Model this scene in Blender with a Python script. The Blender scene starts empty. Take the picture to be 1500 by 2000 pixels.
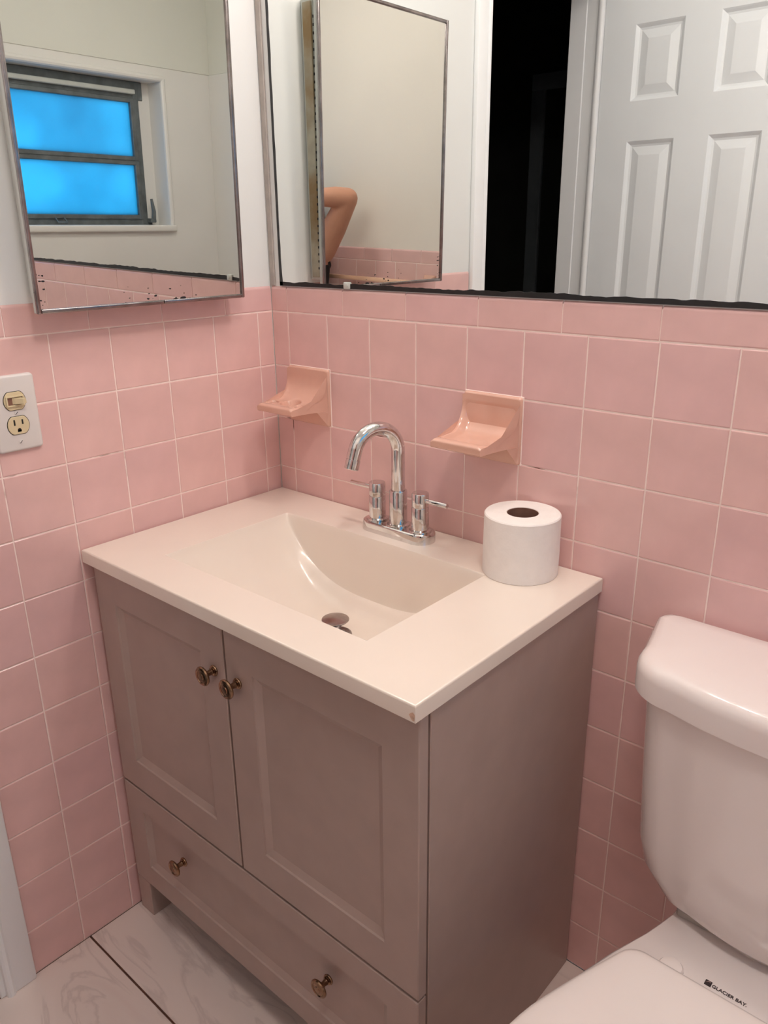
import bpy, bmesh, math, random
from mathutils import Vector, Matrix, noise

random.seed(7)
SC = bpy.context.scene
COL = SC.collection

# ------------------------------------------------------------------ camera
CAM = Vector((1.2585, -1.0941, 1.3323))
AZ, PIT, ROL, FPX = -0.72126, -0.33965, -0.01122, 1543.63
F3 = Vector((math.sin(AZ) * math.cos(PIT), math.cos(AZ) * math.cos(PIT), math.sin(PIT)))
R0 = Vector((math.cos(AZ), -math.sin(AZ), 0))
U0 = R0.cross(F3)
R3 = math.cos(ROL) * R0 + math.sin(ROL) * U0
U3 = -math.sin(ROL) * R0 + math.cos(ROL) * U0
cd = bpy.data.cameras.new('camera')
cam = bpy.data.objects.new('camera', cd)
COL.objects.link(cam)
m = Matrix((R3, U3, -F3)).transposed().to_4x4()
m.translation = CAM
cam.matrix_world = m
cd.sensor_fit = 'AUTO'
cd.sensor_width = 36.0
cd.lens = FPX / 2000.0 * 36.0
cd.clip_start = 0.01
SC.camera = cam

# ------------------------------------------------------------------ world, view
w = bpy.data.worlds.new('sky')
SC.world = w
w.use_nodes = True
nt = w.node_tree
bgn = nt.nodes['Background']
bgn.inputs[0].default_value = (0.30, 0.82, 1.0, 1)
bgn.inputs[1].default_value = 6.5
SC.view_settings.view_transform = 'Standard'
SC.view_settings.look = 'None'
SC.view_settings.exposure = 0.0
SC.view_settings.gamma = 1.0
SC.view_settings.use_curve_mapping = False
LAMP_STRENGTH = 68.0
FILL_STRENGTH = 40.0
LAMP_COLOR = (1.0, 0.89, 0.82)
SC.cycles.max_bounces = 14
SC.cycles.diffuse_bounces = 8
SC.cycles.glossy_bounces = 8
SC.cycles.transmission_bounces = 8
SC.cycles.sample_clamp_indirect = 4.0


# ------------------------------------------------------------------ materials
def mat(name, col, rough=0.5, metal=0.0, spec=0.5, var=0.0, vscale=8.0, bump=0.0, bscale=60.0, coat=0.0,
        col2=None, stain=None):
    """principled material; var: brightness mottling; col2: second colour of the mottling;
    stain: (colour, noise scale, threshold low, threshold high)"""
    mt = bpy.data.materials.new(name)
    mt.use_nodes = True
    n, l = mt.node_tree.nodes, mt.node_tree.links
    b = n['Principled BSDF']
    b.inputs['Base Color'].default_value = (*col, 1)
    b.inputs['Roughness'].default_value = rough
    b.inputs['Metallic'].default_value = metal
    b.inputs['Specular IOR Level'].default_value = spec
    b.inputs['Coat Weight'].default_value = coat
    b.inputs['Coat Roughness'].default_value = 0.08
    tc = n.new('ShaderNodeTexCoord')
    last = None
    if var or col2:
        nz = n.new('ShaderNodeTexNoise')
        nz.inputs['Scale'].default_value = vscale
        nz.inputs['Detail'].default_value = 5
        l.new(tc.outputs['Object'], nz.inputs['Vector'])
        cr = n.new('ShaderNodeValToRGB')
        cr.color_ramp.elements[0].position = 0.35
        cr.color_ramp.elements[1].position = 0.68
        c2 = col2 or tuple(min(1, c * (1 + var)) for c in col)
        c1 = tuple(c * (1 - var) for c in col)
        cr.color_ramp.elements[0].color = (*c1, 1)
        cr.color_ramp.elements[1].color = (*c2, 1)
        l.new(nz.outputs['Fac'], cr.inputs['Fac'])
        last = cr.outputs['Color']
    if stain:
        sc_, ss, lo, hi = stain
        n2 = n.new('ShaderNodeTexNoise')
        n2.inputs['Scale'].default_value = ss
        n2.inputs['Detail'].default_value = 6
        l.new(tc.outputs['Object'], n2.inputs['Vector'])
        mr = n.new('ShaderNodeMapRange')
        mr.inputs['From Min'].default_value = lo
        mr.inputs['From Max'].default_value = hi
        l.new(n2.outputs['Fac'], mr.inputs['Value'])
        mx = n.new('ShaderNodeMix')
        mx.data_type = 'RGBA'
        l.new(mr.outputs['Result'], mx.inputs['Factor'])
        if last is not None:
            l.new(last, mx.inputs['A'])
        else:
            mx.inputs['A'].default_value = (*col, 1)
        mx.inputs['B'].default_value = (*sc_, 1)
        last = mx.outputs['Result']
    if last is not None:
        l.new(last, b.inputs['Base Color'])
    if bump:
        n3 = n.new('ShaderNodeTexNoise')
        n3.inputs['Scale'].default_value = bscale
        n3.inputs['Detail'].default_value = 3
        l.new(tc.outputs['Object'], n3.inputs['Vector'])
        bp = n.new('ShaderNodeBump')
        bp.inputs['Strength'].default_value = bump
        bp.inputs['Distance'].default_value = 0.002
        l.new(n3.outputs['Fac'], bp.inputs['Height'])
        l.new(bp.outputs['Normal'], b.inputs['Normal'])
    return mt


M = {}
M['tile'] = mat('pink_glazed_tile', (0.73, 0.475, 0.455), 0.16, spec=0.5, var=0.05, vscale=14, bump=0.06, bscale=30)
M['tile_b'] = mat('pink_glazed_tile_warm', (0.74, 0.485, 0.46), 0.16, spec=0.5, var=0.05, vscale=14, bump=0.06, bscale=30)
M['tile_c'] = mat('pink_glazed_tile_cool', (0.72, 0.465, 0.455), 0.18, spec=0.5, var=0.05, vscale=14, bump=0.06, bscale=30)
M['grout'] = mat('pale_pink_grout', (0.88, 0.73, 0.68), 0.85, var=0.06, vscale=40, stain=((0.22, 0.10, 0.08), 9, 0.63, 0.72))
M['paint'] = mat('white_wall_paint', (0.77, 0.79, 0.785), 0.55, var=0.02, vscale=3, bump=0.10, bscale=45)
M['paint_warm'] = mat('warm_white_wall_paint', (0.80, 0.755, 0.70), 0.5, var=0.02, vscale=3, bump=0.10, bscale=45)
M['upper'] = mat('ivory_wall_paint', (0.73, 0.735, 0.68), 0.5, var=0.02, vscale=3, bump=0.05, bscale=60)
M['surround'] = mat('white_shower_paint', (0.78, 0.77, 0.75), 0.35, var=0.02, vscale=3)
M['ceiling'] = mat('white_ceiling_paint', (0.80, 0.79, 0.77), 0.7, var=0.02, vscale=4)
M['trim'] = mat('white_gloss_trim', (0.86, 0.88, 0.90), 0.32, var=0.02, vscale=6, bump=0.04, bscale=30)
M['doorp'] = mat('white_door_paint', (0.84, 0.88, 0.91), 0.38, var=0.015, vscale=6, bump=0.03, bscale=80)
M['hall'] = mat('unlit_hall_dark', (0.03, 0.03, 0.024), 0.8, var=0.1)  # near-black colour stands in for the hall's lack of light
M['hall_trim'] = mat('unlit_hall_trim', (0.25, 0.28, 0.31), 0.6, var=0.05)  # trim colour darkened to look unlit
M['ceramic'] = mat('peach_ceramic', (0.70, 0.42, 0.33), 0.12, var=0.03, vscale=25, coat=0.5)
M['bar'] = mat('pale_orange_plastic', (0.88, 0.56, 0.40), 0.3, var=0.04, vscale=12)
M['solid'] = mat('white_cultured_marble', (0.82, 0.735, 0.655), 0.18, var=0.012, vscale=10, coat=0.3)
M['worn'] = mat('worn_tan_edge', (0.62, 0.42, 0.31), 0.6, var=0.15, vscale=200)
M['vanity'] = mat('taupe_cabinet_paint', (0.40, 0.305, 0.27), 0.38, var=0.03, vscale=20, bump=0.03, bscale=150)
M['dark'] = mat('gap_shade_black', (0.006, 0.004, 0.003), 0.8, var=0.1)  # near-black, puts the shade of the door gaps into the colour
M['porcelain'] = mat('white_porcelain', (0.80, 0.73, 0.71), 0.10, var=0.008, vscale=6, coat=0.6)
M['seat'] = mat('white_seat_plastic', (0.82, 0.74, 0.71), 0.15, var=0.008, vscale=6, coat=0.3)
M['chrome'] = mat('polished_chrome', (0.74, 0.73, 0.72), 0.07, metal=1.0, var=0.06, vscale=60, stain=((0.45, 0.42, 0.38), 55, 0.56, 0.75))
M['chrome_dark'] = mat('tarnished_chrome', (0.30, 0.27, 0.27), 0.22, metal=1.0, var=0.25, vscale=30)
M['bronze'] = mat('antique_bronze', (0.30, 0.19, 0.12), 0.25, metal=1.0, var=0.35, vscale=90)
M['mirror'] = mat('silvered_glass', (0.86, 0.885, 0.865), 0.0, metal=1.0)
M['mirror_old'] = mat('aged_silvered_glass', (0.76, 0.78, 0.755), 0.0, metal=1.0)
M['stopper'] = mat('worn_grey_metal', (0.46, 0.41, 0.40), 0.22, metal=1.0, var=0.12, vscale=70)
M['black'] = mat('black_desilvered_edge', (0.012, 0.012, 0.013), 0.35, var=0.3, vscale=80)
M['rust'] = mat('painted_steel_with_rust', (0.44, 0.41, 0.32), 0.5, var=0.15, vscale=30, stain=((0.27, 0.175, 0.075), 9, 0.42, 0.60))
M['steel_white'] = mat('grey_painted_steel', (0.55, 0.57, 0.54), 0.4, var=0.05, vscale=20)
M['corner_shade_gasket'] = mat('grey_corner_shade_and_gasket', (0.42, 0.38, 0.35), 0.8, var=0.12, vscale=30)
M['plate'] = mat('white_plate_plastic', (0.72, 0.69, 0.67), 0.3, var=0.015, vscale=10)
M['ivory'] = mat('ivory_plastic', (0.66, 0.56, 0.36), 0.35, var=0.03, vscale=30)
M['slot'] = mat('black_slot', (0.006, 0.005, 0.005), 0.7, var=0.1)
M['paper'] = mat('white_tissue_paper', (0.86, 0.82, 0.79), 0.95, spec=0.1, var=0.02, vscale=60, bump=0.25, bscale=300)
M['core'] = mat('brown_card_core', (0.20, 0.10, 0.07), 0.9, var=0.1, vscale=60)
M['frame'] = mat('grey_window_metal', (0.15, 0.17, 0.18), 0.45, metal=0.4, var=0.2, vscale=25)
M['skin'] = mat('skin', (0.60, 0.30, 0.20), 0.5, var=0.06, vscale=20, bump=0.05, bscale=200)
M['cloth'] = mat('black_cotton', (0.012, 0.011, 0.013), 0.9, var=0.2, vscale=40, bump=0.2, bscale=200)
M['denim'] = mat('dark_blue_denim', (0.03, 0.04, 0.075), 0.9, var=0.2, vscale=60, bump=0.2, bscale=300)
M['lips'] = mat('lips', (0.50, 0.18, 0.15), 0.4, var=0.05, vscale=60)
M['hair'] = mat('dark_brown_hair', (0.03, 0.018, 0.012), 0.5, var=0.4, vscale=50, bump=0.5, bscale=120)
M['ink'] = mat('dark_print', (0.03, 0.018, 0.02), 0.5, var=0.1, vscale=80)
M['ink_grey'] = mat('grey_print', (0.35, 0.24, 0.22), 0.5, var=0.1, vscale=80)
M['eye'] = mat('eye_white', (0.75, 0.72, 0.70), 0.2, var=0.02)

# marble-look floor tile
mt = mat('marble_look_porcelain', (0.68, 0.60, 0.57), 0.28)
n, l = mt.node_tree.nodes, mt.node_tree.links
tc = n.new('ShaderNodeTexCoord')
nz = n.new('ShaderNodeTexNoise'); nz.inputs['Scale'].default_value = 4.5; nz.inputs['Detail'].default_value = 8; nz.inputs['Distortion'].default_value = 1.6
mp = n.new('ShaderNodeMapping'); mp.inputs['Scale'].default_value = (0.6, 2.0, 1); mp.inputs['Rotation'].default_value = (0, 0, 0.5)
l.new(tc.outputs['Object'], mp.inputs['Vector']); l.new(mp.outputs['Vector'], nz.inputs['Vector'])
cr = n.new('ShaderNodeValToRGB')
el = cr.color_ramp.elements
el[0].position = 0.30; el[0].color = (0.72, 0.60, 0.56, 1)
el[1].position = 0.75; el[1].color = (0.78, 0.67, 0.625, 1)
for p, c in ((0.47, (0.75, 0.645, 0.60, 1)), (0.50, (0.64, 0.54, 0.505, 1)), (0.53, (0.75, 0.645, 0.60, 1))):
    e = el.new(p); e.color = c
l.new(nz.outputs['Fac'], cr.inputs['Fac']); l.new(cr.outputs['Color'], n['Principled BSDF'].inputs['Base Color'])
M['floor'] = mt
M['floor_grout'] = mat('dark_brown_floor_grout', (0.10, 0.045, 0.03), 0.9, var=0.2, vscale=50)

# obscured window glass: light from outside is scattered through it
mt = bpy.data.materials.new('blue_obscured_glass'); mt.use_nodes = True
n, l = mt.node_tree.nodes, mt.node_tree.links
n.remove(n['Principled BSDF'])
tr = n.new('ShaderNodeBsdfTranslucent')
tc = n.new('ShaderNodeTexCoord'); nz = n.new('ShaderNodeTexNoise'); nz.inputs['Scale'].default_value = 2.2; nz.inputs['Detail'].default_value = 3
l.new(tc.outputs['Object'], nz.inputs['Vector'])
cr = n.new('ShaderNodeValToRGB')
cr.color_ramp.elements[0].position = 0.35; cr.color_ramp.elements[0].color = (0.12, 0.30, 0.42, 1)
cr.color_ramp.elements[1].position = 0.65; cr.color_ramp.elements[1].color = (0.18, 0.42, 0.56, 1)
l.new(nz.outputs['Fac'], cr.inputs['Fac']); l.new(cr.outputs['Color'], tr.inputs['Color'])
gl = n.new('ShaderNodeBsdfGlossy'); gl.inputs['Roughness'].default_value = 0.25
mx = n.new('ShaderNodeMixShader'); mx.inputs[0].default_value = 0.04
l.new(tr.outputs[0], mx.inputs[1]); l.new(gl.outputs[0], mx.inputs[2])
l.new(mx.outputs[0], n['Material Output'].inputs[0])
M['pane'] = mt

# lamp globe
mt = bpy.data.materials.new('lit_globe'); mt.use_nodes = True
n, l = mt.node_tree.nodes, mt.node_tree.links
n.remove(n['Principled BSDF'])
em = n.new('ShaderNodeEmission'); em.inputs[0].default_value = (*LAMP_COLOR, 1); em.inputs[1].default_value = LAMP_STRENGTH
l.new(em.outputs[0], n['Material Output'].inputs[0])
M['globe'] = mt

mt = bpy.data.materials.new('glowing_fill_dome'); mt.use_nodes = True  # glow of the added ceiling fill
n, l = mt.node_tree.nodes, mt.node_tree.links
n.remove(n['Principled BSDF'])
em = n.new('ShaderNodeEmission'); em.inputs[0].default_value = (*LAMP_COLOR, 1); em.inputs[1].default_value = FILL_STRENGTH
l.new(em.outputs[0], n['Material Output'].inputs[0])
M['fill_dome'] = mt


# ------------------------------------------------------------------ mesh helpers
def obj(name, bm, m_, parent=None, smooth=True, ang=35, loc=None, mesh=None):
    """link one mesh object; geometry is in world coordinates (or local when loc is given)"""
    if mesh is None:
        bm.normal_update()
        if smooth:
            lim = math.radians(ang)
            for f in bm.faces:
                f.smooth = True
            for e in bm.edges:
                if len(e.link_faces) == 2 and e.calc_face_angle(0) > lim:
                    e.smooth = False
        mesh = bpy.data.meshes.new(name)
        bm.to_mesh(mesh)
        bm.free()
        if m_ is not None:
            mesh.materials.append(m_)
    o = bpy.data.objects.new(name, mesh)
    COL.objects.link(o)
    if loc is not None:
        o.location = loc
    if parent is not None:
        o.parent = parent
        o.matrix_parent_inverse = WORLD[parent.name].inverted()
    WORLD[o.name] = Matrix.Translation(o.location)
    return o


WORLD = {}


def tag(o, label=None, cat=None, group=None, kind=None):
    if label: o['label'] = label
    if cat: o['category'] = cat
    if group: o['group'] = group
    if kind: o['kind'] = kind
    return o


def thing(name, loc, label, cat, group=None):
    o = bpy.data.objects.new(name, None)
    o.empty_display_size = 0.05
    o.location = loc
    COL.objects.link(o)
    WORLD[o.name] = Matrix.Translation(loc)
    return tag(o, label, cat, group)


def struct(name, bm, m_, parent=None, **k):
    o = obj(name, bm, m_, parent, **k)
    if parent is None:
        o['kind'] = 'structure'
    return o


def add_box(bm, x0, x1, y0, y1, z0, z1, bev=0.0, seg=2):
    x0, x1 = sorted((x0, x1)); y0, y1 = sorted((y0, y1)); z0, z1 = sorted((z0, z1))
    vs = [bm.verts.new(p) for p in ((x0, y0, z0), (x1, y0, z0), (x1, y1, z0), (x0, y1, z0),
                                    (x0, y0, z1), (x1, y0, z1), (x1, y1, z1), (x0, y1, z1))]
    fs = [bm.faces.new([vs[i] for i in q]) for q in
          ((0, 3, 2, 1), (4, 5, 6, 7), (0, 1, 5, 4), (1, 2, 6, 5), (2, 3, 7, 6), (3, 0, 4, 7))]
    if bev > 0:
        es = list({e for f in fs for e in f.edges})
        bmesh.ops.bevel(bm, geom=es, offset=bev, segments=seg, profile=0.5, affect='EDGES')
    return vs


def box(x0, x1, y0, y1, z0, z1, bev=0.0, seg=2):
    bm = bmesh.new()
    add_box(bm, x0, x1, y0, y1, z0, z1, bev, seg)
    return bm


def frame_from_axis(ax):
    ax = Vector(ax).normalized()
    t = Vector((0, 0, 1)) if abs(ax.z) < 0.9 else Vector((1, 0, 0))
    a = ax.cross(t).normalized()
    return a, ax.cross(a).normalized(), ax


def add_lathe(bm, prof, org, axis=(0, 0, 1), seg=32):
    """prof: (radius, height along axis)"""
    a, b, ax = frame_from_axis(axis)
    org = Vector(org)
    rings = []
    for r, h in prof:
        if r < 1e-6:
            rings.append([bm.verts.new(org + ax * h)])
        else:
            rings.append([bm.verts.new(org + ax * h + (a * math.cos(t) + b * math.sin(t)) * r)
                          for t in (2 * math.pi * i / seg for i in range(seg))])
    for A, B in zip(rings, rings[1:]):
        for i in range(seg):
            j = (i + 1) % seg
            if len(A) == 1 and len(B) == 1:
                continue
            if len(A) == 1:
                bm.faces.new((A[0], B[j], B[i]))
            elif len(B) == 1:
                bm.faces.new((A[i], A[j], B[0]))
            else:
                bm.faces.new((A[i], A[j], B[j], B[i]))
    bmesh.ops.recalc_face_normals(bm, faces=bm.faces[:])


def lathe(prof, org, axis=(0, 0, 1), seg=32):
    bm = bmesh.new()
    add_lathe(bm, prof, org, axis, seg)
    return bm


def add_tube(bm, pts, rad, seg=16, caps=True):
    pts = [Vector(p) for p in pts]
    rads = rad if isinstance(rad, (list, tuple)) else [rad] * len(pts)
    prev = None
    rings = []
    for i, p in enumerate(pts):
        t = (pts[min(i + 1, len(pts) - 1)] - pts[max(i - 1, 0)]).normalized()
        if prev is None:
            a, b, _ = frame_from_axis(t)
        else:
            a = (prev - t * prev.dot(t)).normalized()
            b = t.cross(a)
        prev = a
        rings.append([bm.verts.new(p + (a * math.cos(q) + b * math.sin(q)) * rads[i])
                      for q in (2 * math.pi * k / seg for k in range(seg))])
    for A, B in zip(rings, rings[1:]):
        for i in range(seg):
            j = (i + 1) % seg
            bm.faces.new((A[i], A[j], B[j], B[i]))
    if caps:
        bm.faces.new(rings[0][::-1])
        bm.faces.new(rings[-1])
    bmesh.ops.recalc_face_normals(bm, faces=bm.faces[:])


def tube(pts, rad, seg=16):
    bm = bmesh.new()
    add_tube(bm, pts, rad, seg)
    return bm


def add_loft(bm, rings, cap0=True, cap1=True, closed=True):
    R = [[bm.verts.new(p) for p in r] for r in rings]
    n_ = len(R[0])
    for A, B in zip(R, R[1:]):
        for i in range(n_ if closed else n_ - 1):
            j = (i + 1) % n_
            bm.faces.new((A[i], A[j], B[j], B[i]))
    if cap0: bm.faces.new(R[0][::-1])
    if cap1: bm.faces.new(R[-1])
    bmesh.ops.recalc_face_normals(bm, faces=bm.faces[:])
    return R


def smoothstep(a, b, x):
    t = max(0.0, min(1.0, (x - a) / (b - a)))
    return t * t * (3 - 2 * t)


# ------------------------------------------------------------------ room shell
RX, FY, CZ = 2.19, -1.50, 2.44          # right wall, front wall, ceiling
DZ = 2.035                              # top of the door opening
Y0, Y1 = -0.744, -1.462                 # door opening in the left wall

# floor: dark grout bed with large porcelain tiles
fl = struct('floor', box(-0.16, RX, FY, 0.0, -0.08, -0.0015), M['floor_grout'])
for (xa, xb) in ((0.0, 1.195), (1.198, RX)):
    for (ya, yb) in ((0.0, -0.5725), (-0.5765, -1.180), (-1.184, FY)):
        obj('floor_tile', box(xa, xb, ya, yb, -0.01, 0.0, 0.0008, 1), M['floor'], fl)

ceil = struct('ceiling', box(-0.16, RX + 0.15, FY - 0.1, 0.1, CZ, CZ + 0.08), M['ceiling'])

bm = bmesh.new()
add_box(bm, -0.155, -0.003, Y0, 0.1, -0.08, CZ)
add_box(bm, -0.155, -0.003, FY - 0.1, Y1, -0.08, CZ)
add_box(bm, -0.155, -0.003, Y1, Y0, DZ, CZ)
wl = struct('wall_left', bm, M['paint'], smooth=False)
wb = struct('wall_back', box(-0.003, RX + 0.15, 0.003, 0.1, -0.08, CZ), M['paint'], smooth=False)
wf = struct('wall_front', box(-0.003, RX + 0.15, FY - 0.1, FY, -0.08, CZ), M['paint_warm'], smooth=False)

# right wall with the window opening
WY0, WY1, WZ0, WZ1 = -0.30, -1.224, 1.300, 1.898
bm = bmesh.new()
add_box(bm, RX, RX + 0.15, WY0, 0.003, -0.08, CZ)
add_box(bm, RX, RX + 0.15, FY, WY1, -0.08, CZ)
add_box(bm, RX, RX + 0.15, WY1, WY0, -0.08, WZ0)
add_box(bm, RX, RX + 0.15, WY1, WY0, WZ1, CZ)
wr = struct('wall_right', bm, M['surround'], smooth=False)
# ivory band of paint above the white shower surround
obj('upper_paint_band', box(RX - 0.004, RX + 0.001, FY, 0.003, 1.955, CZ, 0.0015, 1), M['upper'], wr)
obj('upper_paint_band', box(1.575, RX - 0.004, FY - 0.001, FY + 0.004, 1.955, CZ, 0.0015, 1), M['upper'], wf)
obj('shower_surround', box(1.575, RX, FY - 0.001, FY + 0.006, 0.02, 1.955, 0.002, 1), M['surround'], wf)
# rounded plaster lip round the opening
bm = bmesh.new()
for a, b in (((RX - 0.003, WY1 - 0.012, WZ0 - 0.01), (RX - 0.003, WY1 - 0.012, WZ1 + 0.012)),
             ((RX - 0.003, WY0 + 0.012, WZ0 - 0.01), (RX - 0.003, WY0 + 0.012, WZ1 + 0.012)),
             ((RX - 0.003, WY1 - 0.012, WZ1 + 0.012), (RX - 0.003, WY0 + 0.012, WZ1 + 0.012))):
    add_tube(bm, [a, b], 0.013, 10)
obj('opening_bead', bm, M['surround'], wr)
obj('window_sill', box(RX - 0.022, RX + 0.10, WY1 - 0.028, WY0 + 0.028, WZ0 - 0.026, WZ0 + 0.002, 0.006, 3), M['surround'], wr)

# window_1: grey metal awning window with two obscured panes
def tree_bar(bm, y0, y1, z0, z1, x0=RX + 0.075, x1=RX + 0.115, bev=0.003):
    add_box(bm, x0, x1, y0, y1, z0, z1, bev, 1)

bm = bmesh.new()
GY0, GY1 = -0.36, -1.120
tree_bar(bm, GY1 - 0.045, GY1 - 0.014, WZ0, WZ1, RX + 0.082, RX + 0.125)
tree_bar(bm, WY0 - 0.05, WY0 - 0.01, WZ0, WZ1, RX + 0.085, RX + 0.125)
tree_bar(bm, WY1 + 0.035, WY0 - 0.01, 1.824, WZ1, RX + 0.085, RX + 0.125)
tree_bar(bm, WY1 + 0.035, WY0 - 0.01, WZ0, WZ0 + 0.03, RX + 0.085, RX + 0.125)
win = struct('window_1', bm, M['frame'])
bm = box(RX + 0.09, RX + 0.15, WY1, GY1 - 0.016, WZ0, WZ1)
obj('side_filler', bm, M['surround'], win)
obj('side_filler', box(RX + 0.09, RX + 0.15, WY0 - 0.012, WY0, WZ0, WZ1), M['surround'], win)
for k, (za, zb) in enumerate(((1.345, 1.556), (1.593, 1.811))):
    fb = bmesh.new()
    tree_bar(fb, GY1 - 0.018, GY1 + 0.002, za - 0.02, zb + 0.02)
    tree_bar(fb, GY0 - 0.002, GY0 + 0.018, za - 0.02, zb + 0.02)
    tree_bar(fb, GY1, GY0, zb, zb + 0.019)
    tree_bar(fb, GY1, GY0, za - 0.019, za)
    sh = obj('window_sash', fb, M['frame'], win)
    obj('pane', box(RX + 0.092, RX + 0.098, GY1, GY0, za, zb), M['pane'], sh)
bm = bmesh.new()
tree_bar(bm, GY1 - 0.018, GY0 + 0.018, 1.845, 1.864, RX + 0.06, RX + 0.10)
obj('head_rail', bm, M['steel_white'], win)
bm = bmesh.new()
add_box(bm, RX + 0.05, RX + 0.085, WY1 + 0.035, WY1 + 0.065, WZ0 + 0.012, WZ0 + 0.03, 0.003, 1)
add_tube(bm, [(RX + 0.06, WY1 + 0.045, WZ0 + 0.02), (RX + 0.05, WY1 + 0.047, WZ0 + 0.06), (RX + 0.055, WY1 + 0.052, WZ0 + 0.115)], [0.011, 0.010, 0.006], 8)
obj('crank_handle', bm, M['frame'], win)
bm = bmesh.new()
add_tube(bm, [(RX + 0.07, -0.70, WZ0 + 0.03), (RX + 0.05, -0.70, WZ0 + 0.012), (RX + 0.05, -0.74, WZ0 + 0.012), (RX + 0.07, -0.74, WZ0 + 0.03)], 0.004, 8)
obj('sash_latch', bm, M['frame'], win)

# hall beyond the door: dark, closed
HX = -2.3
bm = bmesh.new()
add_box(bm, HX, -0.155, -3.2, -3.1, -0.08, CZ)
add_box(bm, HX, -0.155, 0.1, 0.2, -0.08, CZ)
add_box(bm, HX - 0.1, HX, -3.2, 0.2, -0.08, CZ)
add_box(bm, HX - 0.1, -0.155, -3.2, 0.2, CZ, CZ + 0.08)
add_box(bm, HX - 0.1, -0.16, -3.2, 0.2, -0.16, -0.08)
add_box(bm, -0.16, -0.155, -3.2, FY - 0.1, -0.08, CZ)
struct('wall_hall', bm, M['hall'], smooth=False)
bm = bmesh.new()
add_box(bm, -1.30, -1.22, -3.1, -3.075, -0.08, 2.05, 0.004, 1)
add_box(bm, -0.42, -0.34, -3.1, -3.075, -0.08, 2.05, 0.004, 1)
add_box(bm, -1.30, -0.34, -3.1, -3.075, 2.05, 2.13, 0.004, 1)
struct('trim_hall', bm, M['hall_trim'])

# door casing and jamb (white)
bm = bmesh.new()
def casing(bm, ya, yb, z1):
    add_box(bm, -0.003, 0.011, ya, yb, 0.0, z1, 0.004, 2)
casing(bm, -0.690, -0.735, DZ + 0.06)
add_tube(bm, [(0.006, -0.738, 0.0), (0.006, -0.738, DZ)], 0.009, 10)
add_box(bm, -0.003, 0.011, -0.69, -1.49, DZ, DZ + 0.06, 0.004, 2)
struct('trim_1', bm, M['trim'])
bm = bmesh.new()
add_box(bm, -0.157, 0.004, Y0, Y0 - 0.012, 0.0, DZ, 0.002, 1)         # near jamb
add_box(bm, -0.09, -0.055, Y0 - 0.012, Y0 - 0.022, 0.0, DZ, 0.002, 1)
add_box(bm, -0.157, -0.100, -1.418, Y1, 0.0, DZ, 0.002, 1)            # far jamb, stepped
add_box(bm, -0.101, -0.062, -1.421, Y1, 0.0, DZ, 0.002, 1)
add_box(bm, -0.157, 0.004, Y1, Y0, DZ - 0.015, DZ, 0.002, 1)
add_tube(bm, [(-0.052, -1.424, 0.0), (-0.052, -1.424, DZ - 0.016)], 0.0125, 14)
struct('trim_2', bm, M['trim'])

# door_1: six-panel door opened flat along the front wall
DX0, DX1, DYF, DYB, DT = -0.038, 0.568, -1.42, -1.452, 2.02
px = ((0.063, 0.211), (0.313, 0.461))
pz = ((0.22, 0.86), (1.02, 1.589), (1.70, 1.904))
bm = bmesh.new()
xs = [DX0, px[0][0], px[0][1], px[1][0], px[1][1], DX1]
zs = [0.01, pz[0][0], pz[0][1], pz[1][0], pz[1][1], pz[2][0], pz[2][1], DT]
for i in range(5):
    for j in range(7):
        if i in (1, 3) and j in (1, 3, 5):
            continue
        add_box(bm, xs[i], xs[i + 1], DYB, DYF, zs[j], zs[j + 1])
bmesh.ops.remove_doubles(bm, verts=bm.verts[:], dist=1e-5)
inner = [f for f in bm.faces if all(len(e.link_faces) > 2 for e in f.edges)]
door = struct('door_1', bm, M['doorp'], smooth=False)
for (xa, xb) in px:
    for (za, zb) in pz:
        bm = bmesh.new()
        rings = []
        for ins, dep in ((0.0, 0.0), (0.004, 0.003), (0.010, 0.0085), (0.016, 0.010), (0.040, 0.003), (0.042, 0.0028)):
            y = DYF - dep
            rings.append([(xa + ins, y, za + ins), (xb - ins, y, za + ins), (xb - ins, y, zb - ins), (xa + ins, y, zb - ins)])
        rings.insert(0, [(xa, DYB + 0.004, za), (xb, DYB + 0.004, za), (xb, DYB + 0.004, zb), (xa, DYB + 0.004, zb)])
        add_loft(bm, rings)
        obj('door_panel', bm, M['doorp'], door, smooth=False)
kn = obj('door_knob', lathe([(0.0, 0.0), (0.030, 0.0), (0.030, 0.006), (0.012, 0.010), (0.010, 0.03), (0.022, 0.04), (0.027, 0.052), (0.022, 0.063), (0.0, 0.067)],
                            (0.505, DYF, 0.94), (0, 1, 0), 24), M['bronze'], door)

# ------------------------------------------------------------------ wall tiles
P, PZ, H0 = 0.1095, 0.10848, 1.185
CAPZ = 1.235
TD = 0.006
_tile_mesh = {}


def tile_mesh(wd, ht, mk):
    key = (round(wd, 4), round(ht, 4), mk)
    if key in _tile_mesh:
        return _tile_mesh[key]
    bm = bmesh.new()
    g, c, d = 0.0010, 0.0016, 0.0009
    a, b = wd / 2 - g, ht / 2 - g
    rings = []
    for i, dep in ((0, -TD), (0, -d), (c * 0.35, -d * 0.4), (c, 0.0)):
        rings.append([(-a + i, -dep, -b + i), (a - i, -dep, -b + i), (a - i, -dep, b - i), (-a + i, -dep, b - i)])
    # local: x along the wall, -y out of the wall, z up (front face at y = 0)
    add_loft(bm, rings, cap0=False, cap1=True)
    bm.normal_update()
    me = bpy.data.meshes.new('tile')
    bm.to_mesh(me)
    bm.free()
    me.materials.append(M[mk])
    _tile_mesh[key] = me
    return me


def put(me, name, parent, loc, rz, jit=0.0022):
    o = bpy.data.objects.new(name, me)
    COL.objects.link(o)
    o.parent = parent
    o.location = loc
    o.rotation_euler = (random.gauss(0, jit), 0, rz + random.gauss(0, jit))
    return o


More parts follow.
